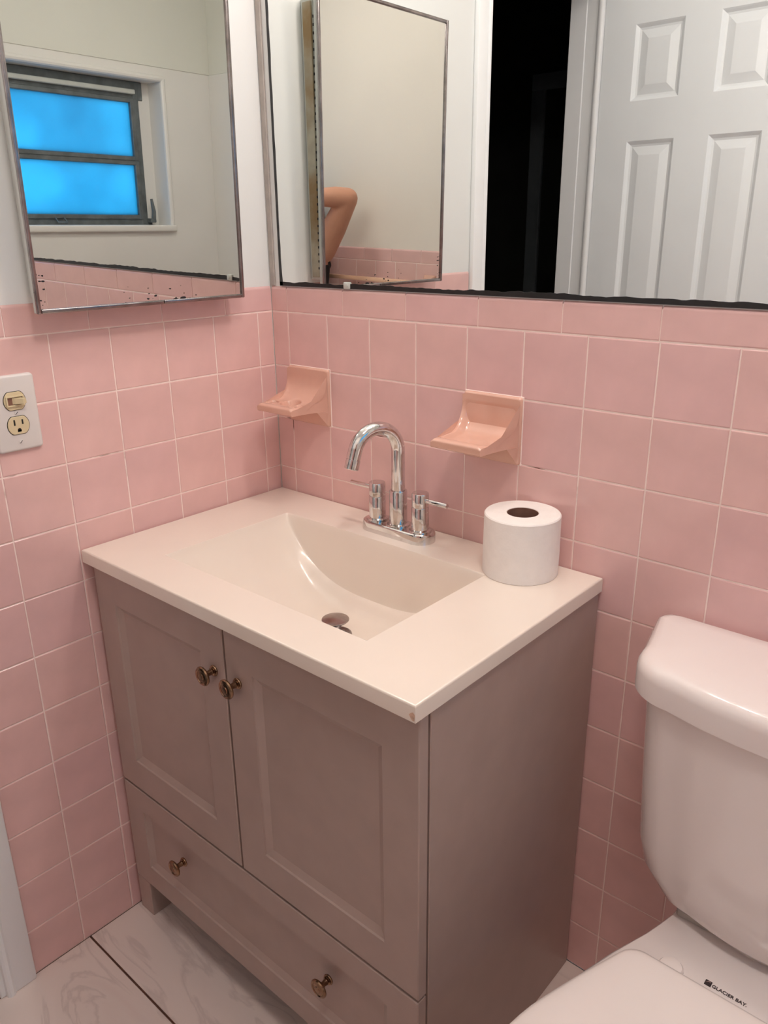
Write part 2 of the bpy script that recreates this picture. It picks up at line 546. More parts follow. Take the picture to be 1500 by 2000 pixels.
def cap_mesh(wd, mk):
    key = ('cap', round(wd, 4), mk)
    if key in _tile_mesh:
        return _tile_mesh[key]
    bm = bmesh.new()
    h = CAPZ - H0
    prof = [(TD, 0.0010), (0.0009, 0.0010), (0.0, 0.0024), (0.0, 0.0032)]
    r = 0.007
    prof.append((0.0, h - r - 0.001))
    for k in range(6):
        t = math.pi / 2 * k / 5
        prof.append((r - r * math.cos(t), h - r + r * math.sin(t)))
    prof.append((TD + 0.002, h))
    a = wd / 2 - 0.0010
    rings = [[(x, y, z) for y, z in prof] for x in (-a, a)]
    R = add_loft(bm, rings, cap0=True, cap1=True, closed=True)
    bm.normal_update()
    for f in bm.faces:
        f.smooth = True
    for e in bm.edges:
        if len(e.link_faces) == 2 and e.calc_face_angle(0) > 0.6:
            e.smooth = False
    me = bpy.data.meshes.new('cap_tile')
    bm.to_mesh(me)
    bm.free()
    me.materials.append(M[mk])
    _tile_mesh[key] = me
    return me


def tile_kind():
    return random.choice(('tile', 'tile', 'tile_b', 'tile_c'))


def hedge(i):
    return H0 - i * PZ if i < 11 else 0.0


# left wall (normal +x): local -y -> +x  => rz = +90deg, local x -> +y
ycols = [0.0] + [-(0.03885 + i * P) for i in range(6)] + [-0.688]
ROWS = list(range(11))
for a, b in zip(ycols, ycols[1:]):
    for j in ROWS:
        z1, z0 = hedge(j), hedge(j + 1)
        if j >= 4 and b > -0.44 and z1 < 0.79:
            continue                       # wholly behind the vanity
        put(tile_mesh(a - b, z1 - z0, tile_kind()), 'tile', wl, (0.0, (a + b) / 2, (z0 + z1) / 2), math.pi / 2)
cy = [0.0, -0.118, -0.2604, -0.4028, -0.545, -0.688]
for a, b in zip(cy, cy[1:]):
    put(cap_mesh(a - b, tile_kind()), 'cap_tile', wl, (0.0, (a + b) / 2, H0), math.pi / 2, 0.001)
obj('grout', box(-0.004, -0.0009, 0.0, -0.688, 0.0, CAPZ - 0.006), M['grout'], wl)

# back wall (normal -y): rz = 0
xcols = [0.0] + [0.04626 + i * P for i in range(14)]
for i, (a, b) in enumerate(zip(xcols, xcols[1:])):
    for j in ROWS:
        z1, z0 = hedge(j), hedge(j + 1)
        if b < 0.74 and z1 < 0.79:
            continue                       # wholly behind the vanity
        if j == 1 and i in (1, 5):
            continue                       # replaced by the two ceramic fittings
        put(tile_mesh(b - a, z1 - z0, tile_kind()), 'tile', wb, ((a + b) / 2, 0.0, (z0 + z1) / 2), 0.0)
cx = [0.0, 0.0455] + [0.0455 + 0.1531 * i for i in range(1, 10)]
for a, b in zip(cx, cx[1:]):
    put(cap_mesh(b - a, tile_kind()), 'cap_tile', wb, ((a + b) / 2, 0.0, H0), 0.0, 0.001)
obj('grout', box(0.0, cx[-1], 0.0009, 0.004, 0.0, CAPZ - 0.006), M['grout'], wb)

# front wall (normal +y): rz = 180
fx = [0.585 + P * i for i in range(10)]
for a, b in zip(fx, fx[1:]):
    for j in ROWS:
        z1, z0 = hedge(j), hedge(j + 1)
        put(tile_mesh(b - a, z1 - z0, tile_kind()), 'tile', wf, ((a + b) / 2, FY + 0.007, (z0 + z1) / 2), math.pi)
fc = [0.585 + 0.1531 * i for i in range(7)]
fc[-1] = min(fc[-1], fx[-1])
for a, b in zip(fc, fc[1:]):
    put(cap_mesh(b - a, tile_kind()), 'cap_tile', wf, ((a + b) / 2, FY + 0.007, H0), math.pi, 0.001)
put(cap_mesh(fx[-1] - fc[-1] + 0.0005, 'tile'), 'cap_tile', wf, ((fx[-1] + fc[-1]) / 2, FY + 0.007, H0), math.pi, 0.001) if fx[-1] - fc[-1] > 0.01 else None
obj('grout', box(0.585, fx[-1], FY - 0.001, FY + 0.0061, 0.0, CAPZ - 0.006), M['grout'], wf)

# grey strip in the corner above the tiles: caulking with corner shade painted in
obj('corner_shade_strip', box(0.0, 0.012, -0.001, 0.004, CAPZ, 2.2, 0.0008, 1), M['corner_shade_gasket'], wb)

# ------------------------------------------------------------------ ceramic fittings
def ceramic_dish(name, x0, x1, z0, z1, out, label, cat, toothbrush):
    """wall plate with a shelf: profile swept across x, with a scooped recess"""
    t = thing(name, ((x0 + x1) / 2, 0.0, z0), label, cat)
    bm = bmesh.new()
    yp = -0.008                                    # plate front
    zs_ = z0 + (z1 - z0) * 0.46                    # shelf top
    lip = 0.0165                                   # shelf lip height
    NU, NV, NW = 48, 80, 16
    wd = x1 - x0

    def top_profile(v):                            # v 0: plate top front edge, 1: shelf front edge
        # concave sweep: out as an ellipse quarter
        t_ = v
        if t_ < 0.12:
            return yp - 0.002, z1 - 0.003 - (t_ / 0.12) * 0.014
        s = (t_ - 0.12) / 0.88
        a = math.pi / 2 * min(1, s / 0.62)
        y = yp - 0.002 - (1 - math.cos(a)) * (out * 0.42)
        z = (z1 - 0.017) - math.sin(a) * ((z1 - 0.017) - zs_)
        if s > 0.62:
            k = (s - 0.62) / 0.38
            y = yp - 0.002 - out * 0.42 - k * (out - 0.010 - out * 0.42)
            z = zs_ - 0.001 * k
        return y, z

    def under_profile(v):                          # from the lip's lower edge back to the plate bottom
        a = math.pi / 2 * v
        y = yp - 0.002 - (1 - math.sin(a)) * (out - 0.006)
        z = (zs_ - lip) - (1 - math.cos(a)) * ((zs_ - lip) - (z0 + 0.030))
        return y, z

    def xw(u, y):                                  # shelf is a little narrower than the plate
        k = smoothstep(0, 1, (yp - y) / out)
        half = wd / 2 - 0.004 * min(1, k * 4) - 0.004 * k
        return (x0 + x1) / 2 + (2 * u - 1) * half

    rows = []
    for iv in range(NV + 1):
        v = iv / NV
        y, z = top_profile(v)
        row = []
        for iu in range(NU + 1):
            u = iu / NU
            x = xw(u, y)
            yy, zz = y, z
            # scoop: everything but the side walls and the front lip is set back and lower
            side = smoothstep(0.0, 0.14, u) * smoothstep(0.0, 0.14, 1 - u)
            along = smoothstep(0.10, 0.28, v) * (1 - smoothstep(0.86, 0.97, v))
            if toothbrush:
                dx_, dy_ = x - (x0 + x1) / 2, y - (yp - out * 0.50)
                r_ = math.hypot(dx_, dy_ * 1.0)
                zz -= 0.0145 * (1 - smoothstep(0.0165, 0.0205, r_)) * (1 if v > 0.2 else 0)
                for sx, sy in ((-0.036, 0.60), (0.036, 0.60), (-0.036, 0.82), (0.036, 0.82)):
                    q = math.hypot((x - (x0 + x1) / 2 - sx) / 0.009, (y - (yp - out * sy)) / 0.0048)
                    zz -= 0.0085 * (1 - smoothstep(0.75, 1.1, q))
                zz -= 0.002 * side * along
            else:
                zz -= 0.009 * side * along
                yy += 0.010 * side * smoothstep(0.08, 0.25, v) * (1 - smoothstep(0.5, 0.75, v))
                yy = min(yy, -0.004)
            # rounded outer side edges
            ed = 1 - smoothstep(0.0, 0.05, min(u, 1 - u))
            zz -= 0.003 * ed
            row.append(bm.verts.new((x, yy, zz)))
        rows.append(row)
    # lip front
    yl, zl = top_profile(1.0)
    for k in range(1, 6):
        a = math.pi / 2 * k / 5
        yy = yl - 0.008 * math.sin(a)
        zz = zl - 0.004 * (1 - math.cos(a))
        rows.append([bm.verts.new((xw(i / NU, yy), yy, zz - 0.003 * (1 - smoothstep(0, 0.05, min(i / NU, 1 - i / NU))))) for i in range(NU + 1)])
    yfr = yl - 0.008
    for zz in (zl - 0.006, zs_ - lip + 0.004):
        rows.append([bm.verts.new((xw(i / NU, yfr), yfr, zz)) for i in range(NU + 1)])
    for k in range(1, 4):
        a = math.pi / 2 * k / 4
        yy, zz = yfr + 0.004 * (1 - math.cos(a)), zs_ - lip + 0.004 - 0.004 * math.sin(a)
        rows.append([bm.verts.new((xw(i / NU, yy), yy, zz)) for i in range(NU + 1)])
    for k in range(0, NW + 1):
        y, z = under_profile(k / NW)
        rows.append([bm.verts.new((xw(i / NU, y), y, z)) for i in range(NU + 1)])
    # plate bottom
    rows.append([bm.verts.new((x0 + 0.0035 + (wd - 0.007) * i / NU, yp - 0.002, z0 + 0.006)) for i in range(NU + 1)])
    rows.append([bm.verts.new((x0 + 0.002 + (wd - 0.004) * i / NU, yp + 0.002, z0 + 0.002)) for i in range(NU + 1)])
    for A, B in zip(rows, rows[1:]):
        for i in range(NU):
            bm.faces.new((A[i], A[i + 1], B[i + 1], B[i]))
    # side walls: fan between the upper sheet edge and the plate plane
    for i in (0, NU):
        loop = [r[i] for r in rows]
        bm.faces.new(loop if i == 0 else loop[::-1])
    bmesh.ops.triangulate(bm, faces=[f for f in bm.faces if len(f.verts) > 4])
    bmesh.ops.recalc_face_normals(bm, faces=bm.faces[:])
    obj('shelf', bm, M['ceramic'], t, ang=50)
    obj('wall_plate', box(x0, x1, 0.004, yp, z0, z1, 0.005, 3), M['ceramic'], t)
    obj('grout_bead', box(x0 - 0.001, x1 + 0.0015, 0.003, -0.0012, z0 - 0.001, z1 + 0.001, 0.0008, 1), M['grout'], t)
    return t


ceramic_dish('toothbrush_holder', 0.046, 0.160, 0.967, 1.081, 0.092,
             'peach ceramic toothbrush holder with slots and tumbler hole, on tiles near the corner', 'toothbrush holder', True)
ceramic_dish('soap_dish', 0.485, 0.598, 0.967, 1.080, 0.100,
             'peach ceramic soap dish with plain scooped shelf, on tiles above the paper roll', 'soap dish', False)

# ------------------------------------------------------------------ wall mirror
MX0, MX1, MZ0, MZ1 = 0.029, 1.62, 1.2355, 1.95
MY = -0.0010
t = thing('wall_mirror', ((MX0 + MX1) / 2, 0, MZ0), 'wide frameless wall mirror with black rotted edges, above the sink tiles', 'mirror')
obj('mirror_glass', box(MX0, MX1, 0.0035, MY, MZ0, MZ1), M['mirror'], t, smooth=False)
bm = bmesh.new()
N = 260
lo, hi = [], []
for i in range(N + 1):
    x = MX0 + (MX1 - MX0) * i / N
    wv = 0.0075 + 0.0022 * noise.noise((x * 22, 0.3, 0)) + 0.0016 * noise.noise((x * 75, 1.7, 0)) + 0.001 * noise.noise((x * 7, 5, 0))
    lo.append(x); hi.append(max(0.003, wv))
A = [bm.verts.new((x, MY - 0.0003, MZ0)) for x in lo]
B = [bm.verts.new((x, MY - 0.0003, MZ0 + h)) for x, h in zip(lo, hi)]
C = [bm.verts.new((x, MY + 0.0001, MZ0 + h + 0.0002)) for x, h in zip(lo, hi)]
D = [bm.verts.new((x, 0.002, MZ0 - 0.0004)) for x in lo]
for i in range(N):
    bm.faces.new((A[i], A[i + 1], B[i + 1], B[i]))
    bm.faces.new((B[i], B[i + 1], C[i + 1], C[i]))
    bm.faces.new((D[i], D[i + 1], A[i + 1], A[i]))
obj('black_bottom_edge', bm, M['black'], t)
bm = bmesh.new()
N = 120
rows = []
for i in range(N + 1):
    z = MZ0 + (MZ1 - MZ0) * i / N
    wv = 0.0062 + 0.0012 * noise.noise((z * 40, 2.3, 0)) + 0.0018 * math.exp(-((z - MZ0) / 0.03) ** 2)
    rows.append((bm.verts.new((MX0 - 0.0004, 0.002, z)), bm.verts.new((MX0 - 0.0002, MY - 0.0003, z)), bm.verts.new((MX0 + wv, MY - 0.0003, z)), bm.verts.new((MX0 + wv + 0.0002, MY + 0.0001, z))))
for a, b in zip(rows, rows[1:]):
    for k in range(3):
        bm.faces.new((a[k], a[k + 1], b[k + 1], b[k]))
obj('black_side_edge', bm, M['black'], t)
bm = bmesh.new()
add_box(bm, 0.206, 0.222, -0.0008, -0.0045, 1.2352, 1.2475, 0.002, 2)
add_lathe(bm, [(0, 0), (0.004, 0), (0.004, 0.001), (0.0, 0.0022)], (0.214, -0.0044, 1.242), (0, -1, 0), 12)
obj('mirror_clip', bm, M['steel_white'], t)

# ------------------------------------------------------------------ medicine cabinet with its leaning mirror door
aM, bM = math.radians(0.0), math.radians(-1.0)
PT = Vector((0.045, -0.108, 1.226))
NN = Vector((math.cos(aM) * math.cos(bM), math.sin(aM) * math.cos(bM), math.sin(bM))).normalized()
EZ = (Vector((0, 0, 1)) - NN * NN.z).normalized()
EY = EZ.cross(NN)                     # along the door, towards +y
DOOR = Matrix((NN, EY, EZ)).transposed().to_4x4()
DOOR.translation = PT


def door_box(bm, d0, d1, s0, s1, h0, h1, bev=0.0, seg=2):
    """box in door coordinates: d out of the face, s along the door (+ towards the corner), h up"""
    old = set(bm.verts)
    add_box(bm, d0, d1, s0, s1, h0, h1, bev, seg)
    for v in bm.verts:
        if v not in old:
            v.co = DOOR @ v.co


S0, S1, HB, HT = -0.402, 0.002, -0.006, 0.545
cab = thing('medicine_cabinet', (0, -0.31, 1.24), 'medicine cabinet with tarnished metal-framed mirror door on white side wall', 'medicine cabinet')
bm = bmesh.new()
add_box(bm, -0.002, 0.029, -0.116, -0.495, 1.240, 1.752, 0.002, 1)
obj('cabinet_body', bm, M['steel_white'], cab)
bm = bmesh.new()
add_box(bm, 0.006, 0.029, -0.1125, -0.117, 1.246, 1.745, 0.001, 1)
obj('rusted_side', bm, M['rust'], cab)
# piano hinge: row of small knuckles
bm = bmesh.new()
for k in range(34):
    z = 1.262 + k * 0.0137
    add_lathe(bm, [(0, 0), (0.0016, 0), (0.0016, 0.0045), (0, 0.0045)], (0.0312 + (z - 1.226) * 0.0175, -0.1085, z), (0, 0, 1), 6)
hg = obj('piano_hinge', bm, M['slot'], cab)
hg['kind'] = 'stuff'
bm = bmesh.new()
door_box(bm, -0.0115, -0.0036, S0 + 0.0006, S1 - 0.0006, HB + 0.0006, HT - 0.0006, 0.001, 1)
back = obj('door_backing', bm, M['steel_white'], cab)
bm = bmesh.new()
door_box(bm, -0.0035, -0.0015, S0 + 0.003, S1 - 0.003, HB + 0.003, HT - 0.003)
obj('mirror_glass', bm, M['mirror_old'], cab, smooth=False)
fw = 0.0068
for nm, a in (('frame_strip', (S0, S0 + fw, HB, HT)), ('frame_strip', (S1 - fw, S1, HB, HT)),
              ('frame_strip', (S0 + fw, S1 - fw, HT - fw, HT)),
              ('frame_strip', (S0 + fw, -0.176, HB, HB + fw)), ('frame_strip', (-0.1745, S1 - fw, HB, HB + fw))):
    bm = bmesh.new()
    door_box(bm, -0.0036, 0.002, *a, 0.0018, 3)
    obj(nm, bm, M['chrome_dark'], cab)
# desilvered spots along the bottom of the mirror
bm = bmesh.new()
rs = random.Random(5)
spots = [(-0.135, 0.005, 0.0038), (-0.150, 0.0035, 0.0045), (-0.12, 0.003, 0.0025), (-0.19, 0.012, 0.0022), (-0.205, 0.008, 0.002), (-0.16, 0.022, 0.0016)]
spots += [(rs.uniform(-0.40, -0.385), rs.uniform(0.003, 0.06), rs.uniform(0.0008, 0.002)) for _ in range(14)]
spots += [(rs.uniform(-0.25, -0.10), rs.uniform(0.003, 0.03), rs.uniform(0.0006, 0.0014)) for _ in range(10)]
for s, h, r in spots:
    ring = []
    for k in range(9):
        q = 2 * math.pi * k / 9
        rr = r * (0.7 + 0.6 * rs.random())
        ring.append(bm.verts.new(DOOR @ Vector((-0.00135, s + rr * 1.4 * math.cos(q), HB + fw + h - 0.004 + rr * 0.7 * math.sin(q)))))
    bm.faces.new(ring)
sp = obj('mirror_spots', bm, M['black'], cab, smooth=False)
sp['kind'] = 'stuff'

# ------------------------------------------------------------------ switch and outlet plate
t = thing('switch_outlet_plate', (0, -0.55, 1.0), 'white wall plate with ivory toggle switch and outlet, on pink tiles', 'outlet')
PYc, PZ0, PZ1 = -0.550, 1.0080, 1.1290
bm = bmesh.new()
add_box(bm, -0.001, 0.007, PYc - 0.0365, PYc + 0.0365, PZ0, PZ1)
vert_edges = [e for e in bm.edges if abs((e.verts[0].co - e.verts[1].co).x) > 0.005]
bmesh.ops.bevel(bm, geom=vert_edges, offset=0.006, segments=5, affect='EDGES', profile=0.5)
fr = [e for e in bm.edges if all(v.co.x > 0.006 for v in e.verts)]
bmesh.ops.bevel(bm, geom=fr, offset=0.004, segments=3, affect='EDGES', profile=0.5)
obj('cover_plate', bm, M['plate'], t)


def device_face(zc, nm):
    r_, hh = 0.0172, 0.0142
    ring = []
    for k in range(48):
        q = 2 * math.pi * k / 48
        ring.append((r_ * math.cos(q), max(-hh, min(hh, r_ * math.sin(q)))))
    bm = bmesh.new()
    add_loft(bm, [[(x, PYc + a * s, zc + b * s) for a, b in ring] for x, s in ((0.005, 1), (0.0082, 1), (0.0088, 0.955))])
    o = obj(nm, bm, M['ivory'], t)
    bm = bmesh.new()
    add_loft(bm, [[(x, PYc + a * 1.06, zc + b * 1.06) for a, b in ring] for x in (0.005, 0.00715)])
    obj('dark_gap', bm, M['slot'], t)
    return o


sw = device_face(1.0885, 'switch_face')
bm = bmesh.new()
for a in ((PYc - 0.0125, PYc + 0.0125, 1.0945, 1.0970), (PYc - 0.0125, PYc + 0.0125, 1.0800, 1.0825), (PYc - 0.0145, PYc - 0.0120, 1.0800, 1.0970), (PYc + 0.0120, PYc + 0.0145, 1.0800, 1.0970)):
    add_box(bm, 0.0085, 0.0112, *a, 0.0005, 1)
obj('toggle_surround', bm, M['ivory'], sw)
obj('toggle_slot', box(0.0086, 0.0092, PYc - 0.012, PYc + 0.012, 1.0825, 1.0945), M['core'], sw)
bm = bmesh.new()
add_loft(bm, [[(0.0085, PYc - 0.005, 1.0835), (0.0085, PYc + 0.010, 1.0835), (0.0085, PYc + 0.010, 1.0935), (0.0085, PYc - 0.005, 1.0935)],
              [(0.0125, PYc - 0.001, 1.0838), (0.0155, PYc + 0.010, 1.0838), (0.0155, PYc + 0.010, 1.0932), (0.0125, PYc - 0.001, 1.0932)],
              [(0.0195, PYc + 0.008, 1.0846), (0.0190, PYc + 0.0135, 1.0846), (0.0190, PYc + 0.0135, 1.0924), (0.0195, PYc + 0.008, 1.0924)]])
obj('toggle', bm, M['ivory'], sw, smooth=False)
rc = device_face(1.0495, 'outlet_face')
bm = bmesh.new()
add_box(bm, 0.0086, 0.0091, PYc - 0.0077, PYc - 0.0052, 1.0500, 1.0590)
add_box(bm, 0.0086, 0.0091, PYc + 0.0052, PYc + 0.0077, 1.0508, 1.0582)
add_lathe(bm, [(0, 0), (0.0030, 0), (0.0030, 0.0005), (0, 0.0005)], (0.0086, PYc, 1.0420), (1, 0, 0), 14)
add_box(bm, 0.0086, 0.0091, PYc - 0.0030, PYc + 0.0030, 1.0392, 1.0420)
obj('outlet_holes', bm, M['slot'], rc, smooth=False)
for z in (1.0690, 1.0225):
    s_ = obj('plate_screw', lathe([(0, 0), (0.0032, 0), (0.0030, 0.0008), (0, 0.0013)], (0.007, PYc, z), (1, 0, 0), 14), M['plate'], t)
    bm = box(0.0079, 0.00835, PYc - 0.0026, PYc + 0.0026, z - 0.0004, z + 0.0004)
    bmesh.ops.rotate(bm, verts=bm.verts[:], cent=(0.008, PYc, z), matrix=Matrix.Rotation(0.8, 3, 'X'))
    obj('screw_slot', bm, M['slot'], s_, smooth=False)

# ------------------------------------------------------------------ vanity cabinet
VX0, VX1, VYF, VZT = 0.009, 0.7565, -0.4405, 0.787
van = thing('vanity_cabinet', (0.383, -0.23, 0), 'taupe painted vanity cabinet with two panelled doors over one drawer', 'vanity')
obj('side_panel', box(VX1 - 0.016, VX1, VYF, -0.003, 0.0, VZT, 0.0012, 1), M['vanity'], van)
obj('side_panel', box(VX0, VX0 + 0.016, VYF, -0.003, 0.0, VZT, 0.0012, 1), M['vanity'], van)
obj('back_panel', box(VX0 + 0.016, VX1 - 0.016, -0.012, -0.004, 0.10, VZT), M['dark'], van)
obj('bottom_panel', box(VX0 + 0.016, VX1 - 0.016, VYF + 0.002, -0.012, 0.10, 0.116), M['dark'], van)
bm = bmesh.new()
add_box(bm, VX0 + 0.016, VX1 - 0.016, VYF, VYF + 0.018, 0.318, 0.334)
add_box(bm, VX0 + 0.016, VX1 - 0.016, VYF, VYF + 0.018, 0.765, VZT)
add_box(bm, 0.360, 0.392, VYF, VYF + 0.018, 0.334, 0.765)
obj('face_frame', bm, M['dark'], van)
for xa, xb in ((0.0105, 0.054), (0.712, 0.7555)):
    obj('foot', box(xa, xb, -0.4615, VYF + 0.03, 0.0, 0.0845, 0.001, 1), M['vanity'], van)


def shaker(nm, xa, xb, za, zb, fwx, fwz, bevw=0.013, dep=0.008):
    bm = bmesh.new()
    y = -0.462
    yb = VYF - 0.0042
    rings = []
    for ins, yy in ((0.0, yb), (0.0, y + 0.0015), (0.0015, y)):
        rings.append([(xa + ins, yy, za + ins), (xb - ins, yy, za + ins), (xb - ins, yy, zb - ins), (xa + ins, yy, zb - ins)])
    for i, yy in ((0, y), (0.0012, y + 0.0030), (bevw, y + dep), (bevw + 0.0005, y + dep)):
        rings.append([(xa + fwx + i, yy, za + fwz + i), (xb - fwx - i, yy, za + fwz + i), (xb - fwx - i, yy, zb - fwz - i), (xa + fwx + i, yy, zb - fwz - i)])
    add_loft(bm, rings)
    return obj(nm, bm, M['vanity'], van, smooth=False)


def knob(x, z, parent):
    prof = [(0, 0), (0.0085, 0), (0.0092, 0.0018), (0.0085, 0.0032), (0.0070, 0.0038), (0.0072, 0.0052), (0.0052, 0.0066), (0.0043, 0.012), (0.0050, 0.0165),
            (0.0125, 0.0190), (0.0156, 0.0212), (0.0160, 0.0232), (0.0148, 0.0252), (0.0118, 0.0260), (0.0108, 0.0250), (0.0060, 0.0256), (0.0050, 0.0266), (0, 0.0268)]
    return obj('knob', lathe(prof, (x, -0.462, z), (0, -1, 0), 28), M['bronze'], parent)


dl = shaker('door', 0.0105, 0.3735, 0.3262, 0.7825, 0.058, 0.064)
dr = shaker('door', 0.3785, 0.7555, 0.3262, 0.7825, 0.061, 0.064)
knob(0.3490, 0.695, dl)
knob(0.4065, 0.695, dr)
dw = shaker('drawer_front', 0.0105, 0.7555, 0.086, 0.3210, 0.058, 0.050)
knob(0.197, 0.2290, dw)
knob(0.577, 0.2305, dw)

# ------------------------------------------------------------------ vanity top with moulded basin
TX0, TX1, TY0, TY1, TZ, TB = 0.003, 0.7605, -0.476, -0.002, 0.8112, 0.7875
BX0, BX1, BY0, BY1 = 0.138, 0.611, -0.396, -0.110
top = thing('vanity_sink', (0.38, -0.24, TB), 'white moulded sink top with rectangular sloped basin, on the taupe vanity', 'sink')
bm = bmesh.new()


def basin_z(x, y):
    tt = (x - (BX0 + BX1) / 2) / ((BX1 - BX0) / 2)
    d = 0.139 * (1 - abs(tt) ** 3.0)
    e = min((BY1 - y), (y - BY0))
    k = smoothstep(0.0, 0.010, e)
    k = 0.82 * k + 0.18 * smoothstep(0.004, 0.04, e)
    lip = 0.0025 * (smoothstep(0.0, 0.006, min(e, x - BX0, BX1 - x)))
    return TZ - d * k * (1 if abs(tt) < 1 else 0) - lip


NX = 90
gx = [BX0 + (BX1 - BX0) * (0.5 - 0.5 * math.cos(math.pi * i / NX)) for i in range(NX + 1)]
ey = [0, 0.001, 0.002, 0.003, 0.004, 0.005, 0.006, 0.007, 0.008, 0.009, 0.010, 0.012, 0.015, 0.02, 0.026, 0.034, 0.042]
gy = [BY0 + e for e in ey] + [BY0 + 0.042 + (BY1 - BY0 - 0.084) * i / 20 for i in range(1, 20)] + [BY1 - e for e in reversed(ey)]
DRX, DRY = 0.380, -0.226
G = [[bm.verts.new((x, y, TZ if (i in (0, NX) or j in (0, len(gy) - 1)) else basin_z(x, y))) for j, y in enumerate(gy)] for i, x in enumerate(gx)]
for i in range(NX):
    for j in range(len(gy) - 1):
        bm.faces.new((G[i][j], G[i + 1][j], G[i + 1][j + 1], G[i][j + 1]))
# flat deck round the basin
r_ = 0.003
def rect(x0, x1, y0, y1, z):
    return [bm.verts.new(p) for p in ((x0, y0, z), (x1, y0, z), (x1, y1, z), (x0, y1, z))]
O1 = rect(TX0 + r_, TX1 - r_, TY0 + r_, TY1 - r_, TZ)
c00, c10, c11, c01 = G[0][0], G[NX][0], G[NX][-1], G[0][-1]
bm.faces.new([O1[0], O1[1]] + [G[i][0] for i in range(NX, -1, -1)])
bm.faces.new([O1[1], O1[2]] + [G[NX][j] for j in range(len(gy) - 1, -1, -1)])
bm.faces.new([O1[2], O1[3]] + [G[i][-1] for i in range(0, NX + 1)])
bm.faces.new([O1[3], O1[0]] + [G[0][j] for j in range(0, len(gy))])
prev = O1
for k in range(1, 5):
    a = math.pi / 2 * k / 4
    s, z = r_ * (1 - math.sin(a)), TZ - r_ * (1 - math.cos(a))
    cur = rect(TX0 + s, TX1 - s, TY0 + s, TY1 - s, z)
    for i in range(4):
        bm.faces.new((prev[i], prev[(i + 1) % 4], cur[(i + 1) % 4], cur[i]))
    prev = cur
cur = rect(TX0, TX1, TY0, TY1, TB)
for i in range(4):
    bm.faces.new((prev[i], prev[(i + 1) % 4], cur[(i + 1) % 4], cur[i]))
inn = rect(TX0 + 0.03, TX1 - 0.03, TY0 + 0.035, TY1 - 0.015, TB)
for i in range(4):
    bm.faces.new((cur[i], cur[(i + 1) % 4], inn[(i + 1) % 4], inn[i]))
bmesh.ops.recalc_face_normals(bm, faces=bm.faces[:])
slab = obj('basin_slab', bm, M['solid'], top, ang=40)
for p_ in slab.data.polygons:
    if len(p_.vertices) > 12:
        p_.use_smooth = False
bm = bmesh.new()
bm.faces.new([bm.verts.new((x, TY0 - 0.00012, z)) for x, z in ((0.7505, 0.7965), (0.7535, 0.7915), (0.7565, 0.7895), (0.7590, 0.7905), (0.7595, 0.7985), (0.7570, 0.8015), (0.7540, 0.8000))])
obj('worn_corner', bm, M['worn'], top, smooth=False)
dz = basin_z(DRX, DRY)
dr_ = obj('drain_flange', lathe([(0.0, 0.0008), (0.0185, 0.0008), (0.0195, 0.003), (0.0255, 0.0042), (0.0280, 0.0030), (0.0285, 0.0)], (DRX, DRY, dz), (0, 0, 1), 32), M['chrome_dark'], top)
obj('drain_hole', lathe([(0, 0.0012), (0.0190, 0.0012), (0.0190, 0.0006)], (DRX, DRY, dz), (0, 0, 1), 24), M['slot'], top)
obj('drain_stopper', lathe([(0, 0.001), (0.009, 0.001), (0.010, 0.018), (0.014, 0.0265), (0.0232, 0.0290), (0.0243, 0.0304), (0.0236, 0.0318), (0.012, 0.0345), (0, 0.0350)], (DRX, DRY, dz), (0, 0, 1), 36), M['stopper'], top)

# ------------------------------------------------------------------ faucet
FX, FYc = 0.384, -0.060
fa = thing('faucet', (FX, FYc, TZ), 'chrome two-handle gooseneck faucet on the rear deck of the sink', 'faucet')
bm = bmesh.new()
def stadium(hx, hy, z, n_=20):
    out = []
    for s, c0 in ((1, FX + hx - hy), (-1, FX - hx + hy)):
        for k in range(n_ + 1):
            q = -math.pi / 2 + math.pi * k / n_
            out.append((c0 + s * hy * math.cos(q), FYc + s * hy * math.sin(q), z))
    return out
add_loft(bm, [stadium(0.0785, 0.0265, TZ - 0.0005), stadium(0.0785, 0.0265, TZ + 0.014), stadium(0.0775, 0.0255, TZ + 0.0175), stadium(0.0755, 0.0235, TZ + 0.019)])
obj('base_plate', bm, M['chrome'], fa)
bz = TZ + 0.019
for sx in (-1, 1):
    hx = FX + sx * 0.0508
    h = obj('handle_body', lathe([(0, 0), (0.0205, 0), (0.0205, 0.0025), (0.0155, 0.004), (0.0155, 0.044), (0.0150, 0.045), (0.0140, 0.0455), (0.0140, 0.0475)], (hx, FYc, bz), (0, 0, 1), 32), M['chrome'], fa)
    obj('handle_cap', lathe([(0.0140, 0), (0.0152, 0.0005), (0.0152, 0.0225), (0.0145, 0.0238), (0, 0.0242)], (hx, FYc, bz + 0.0468), (0, 0, 1), 32), M['chrome'], h)
    L0 = Vector((hx + sx * 0.012, FYc, bz + 0.0585))
    L1 = L0 + Vector((sx * 0.0500, -0.004, 0.0015))
    obj('lever', tube([L0, L0.lerp(L1, 0.98), L1], [0.0045, 0.0045, 0.0038], 16), M['chrome'], h)
obj('spout_collar', lathe([(0, 0), (0.0215, 0), (0.0215, 0.002), (0.0162, 0.0038), (0.0162, 0.0640), (0.0155, 0.0655), (0.0125, 0.0655)], (FX, FYc, bz), (0, 0, 1), 36), M['chrome'], fa)
pts = [(FX, FYc, bz + 0.05), (FX, FYc, bz + 0.10), (FX, FYc, bz + 0.140)]
SR = 0.0440
sd = Vector((-0.30, -0.954, 0)).normalized()
for k in range(1, 25):
    a = math.radians(168) * k / 24
    o_ = SR - SR * math.cos(a)
    pts.append((FX + sd.x * o_, FYc + sd.y * o_, bz + 0.140 + SR * math.sin(a)))
e1, e0 = Vector(pts[-1]), Vector(pts[-2])
dirn = (e1 - e0).normalized()
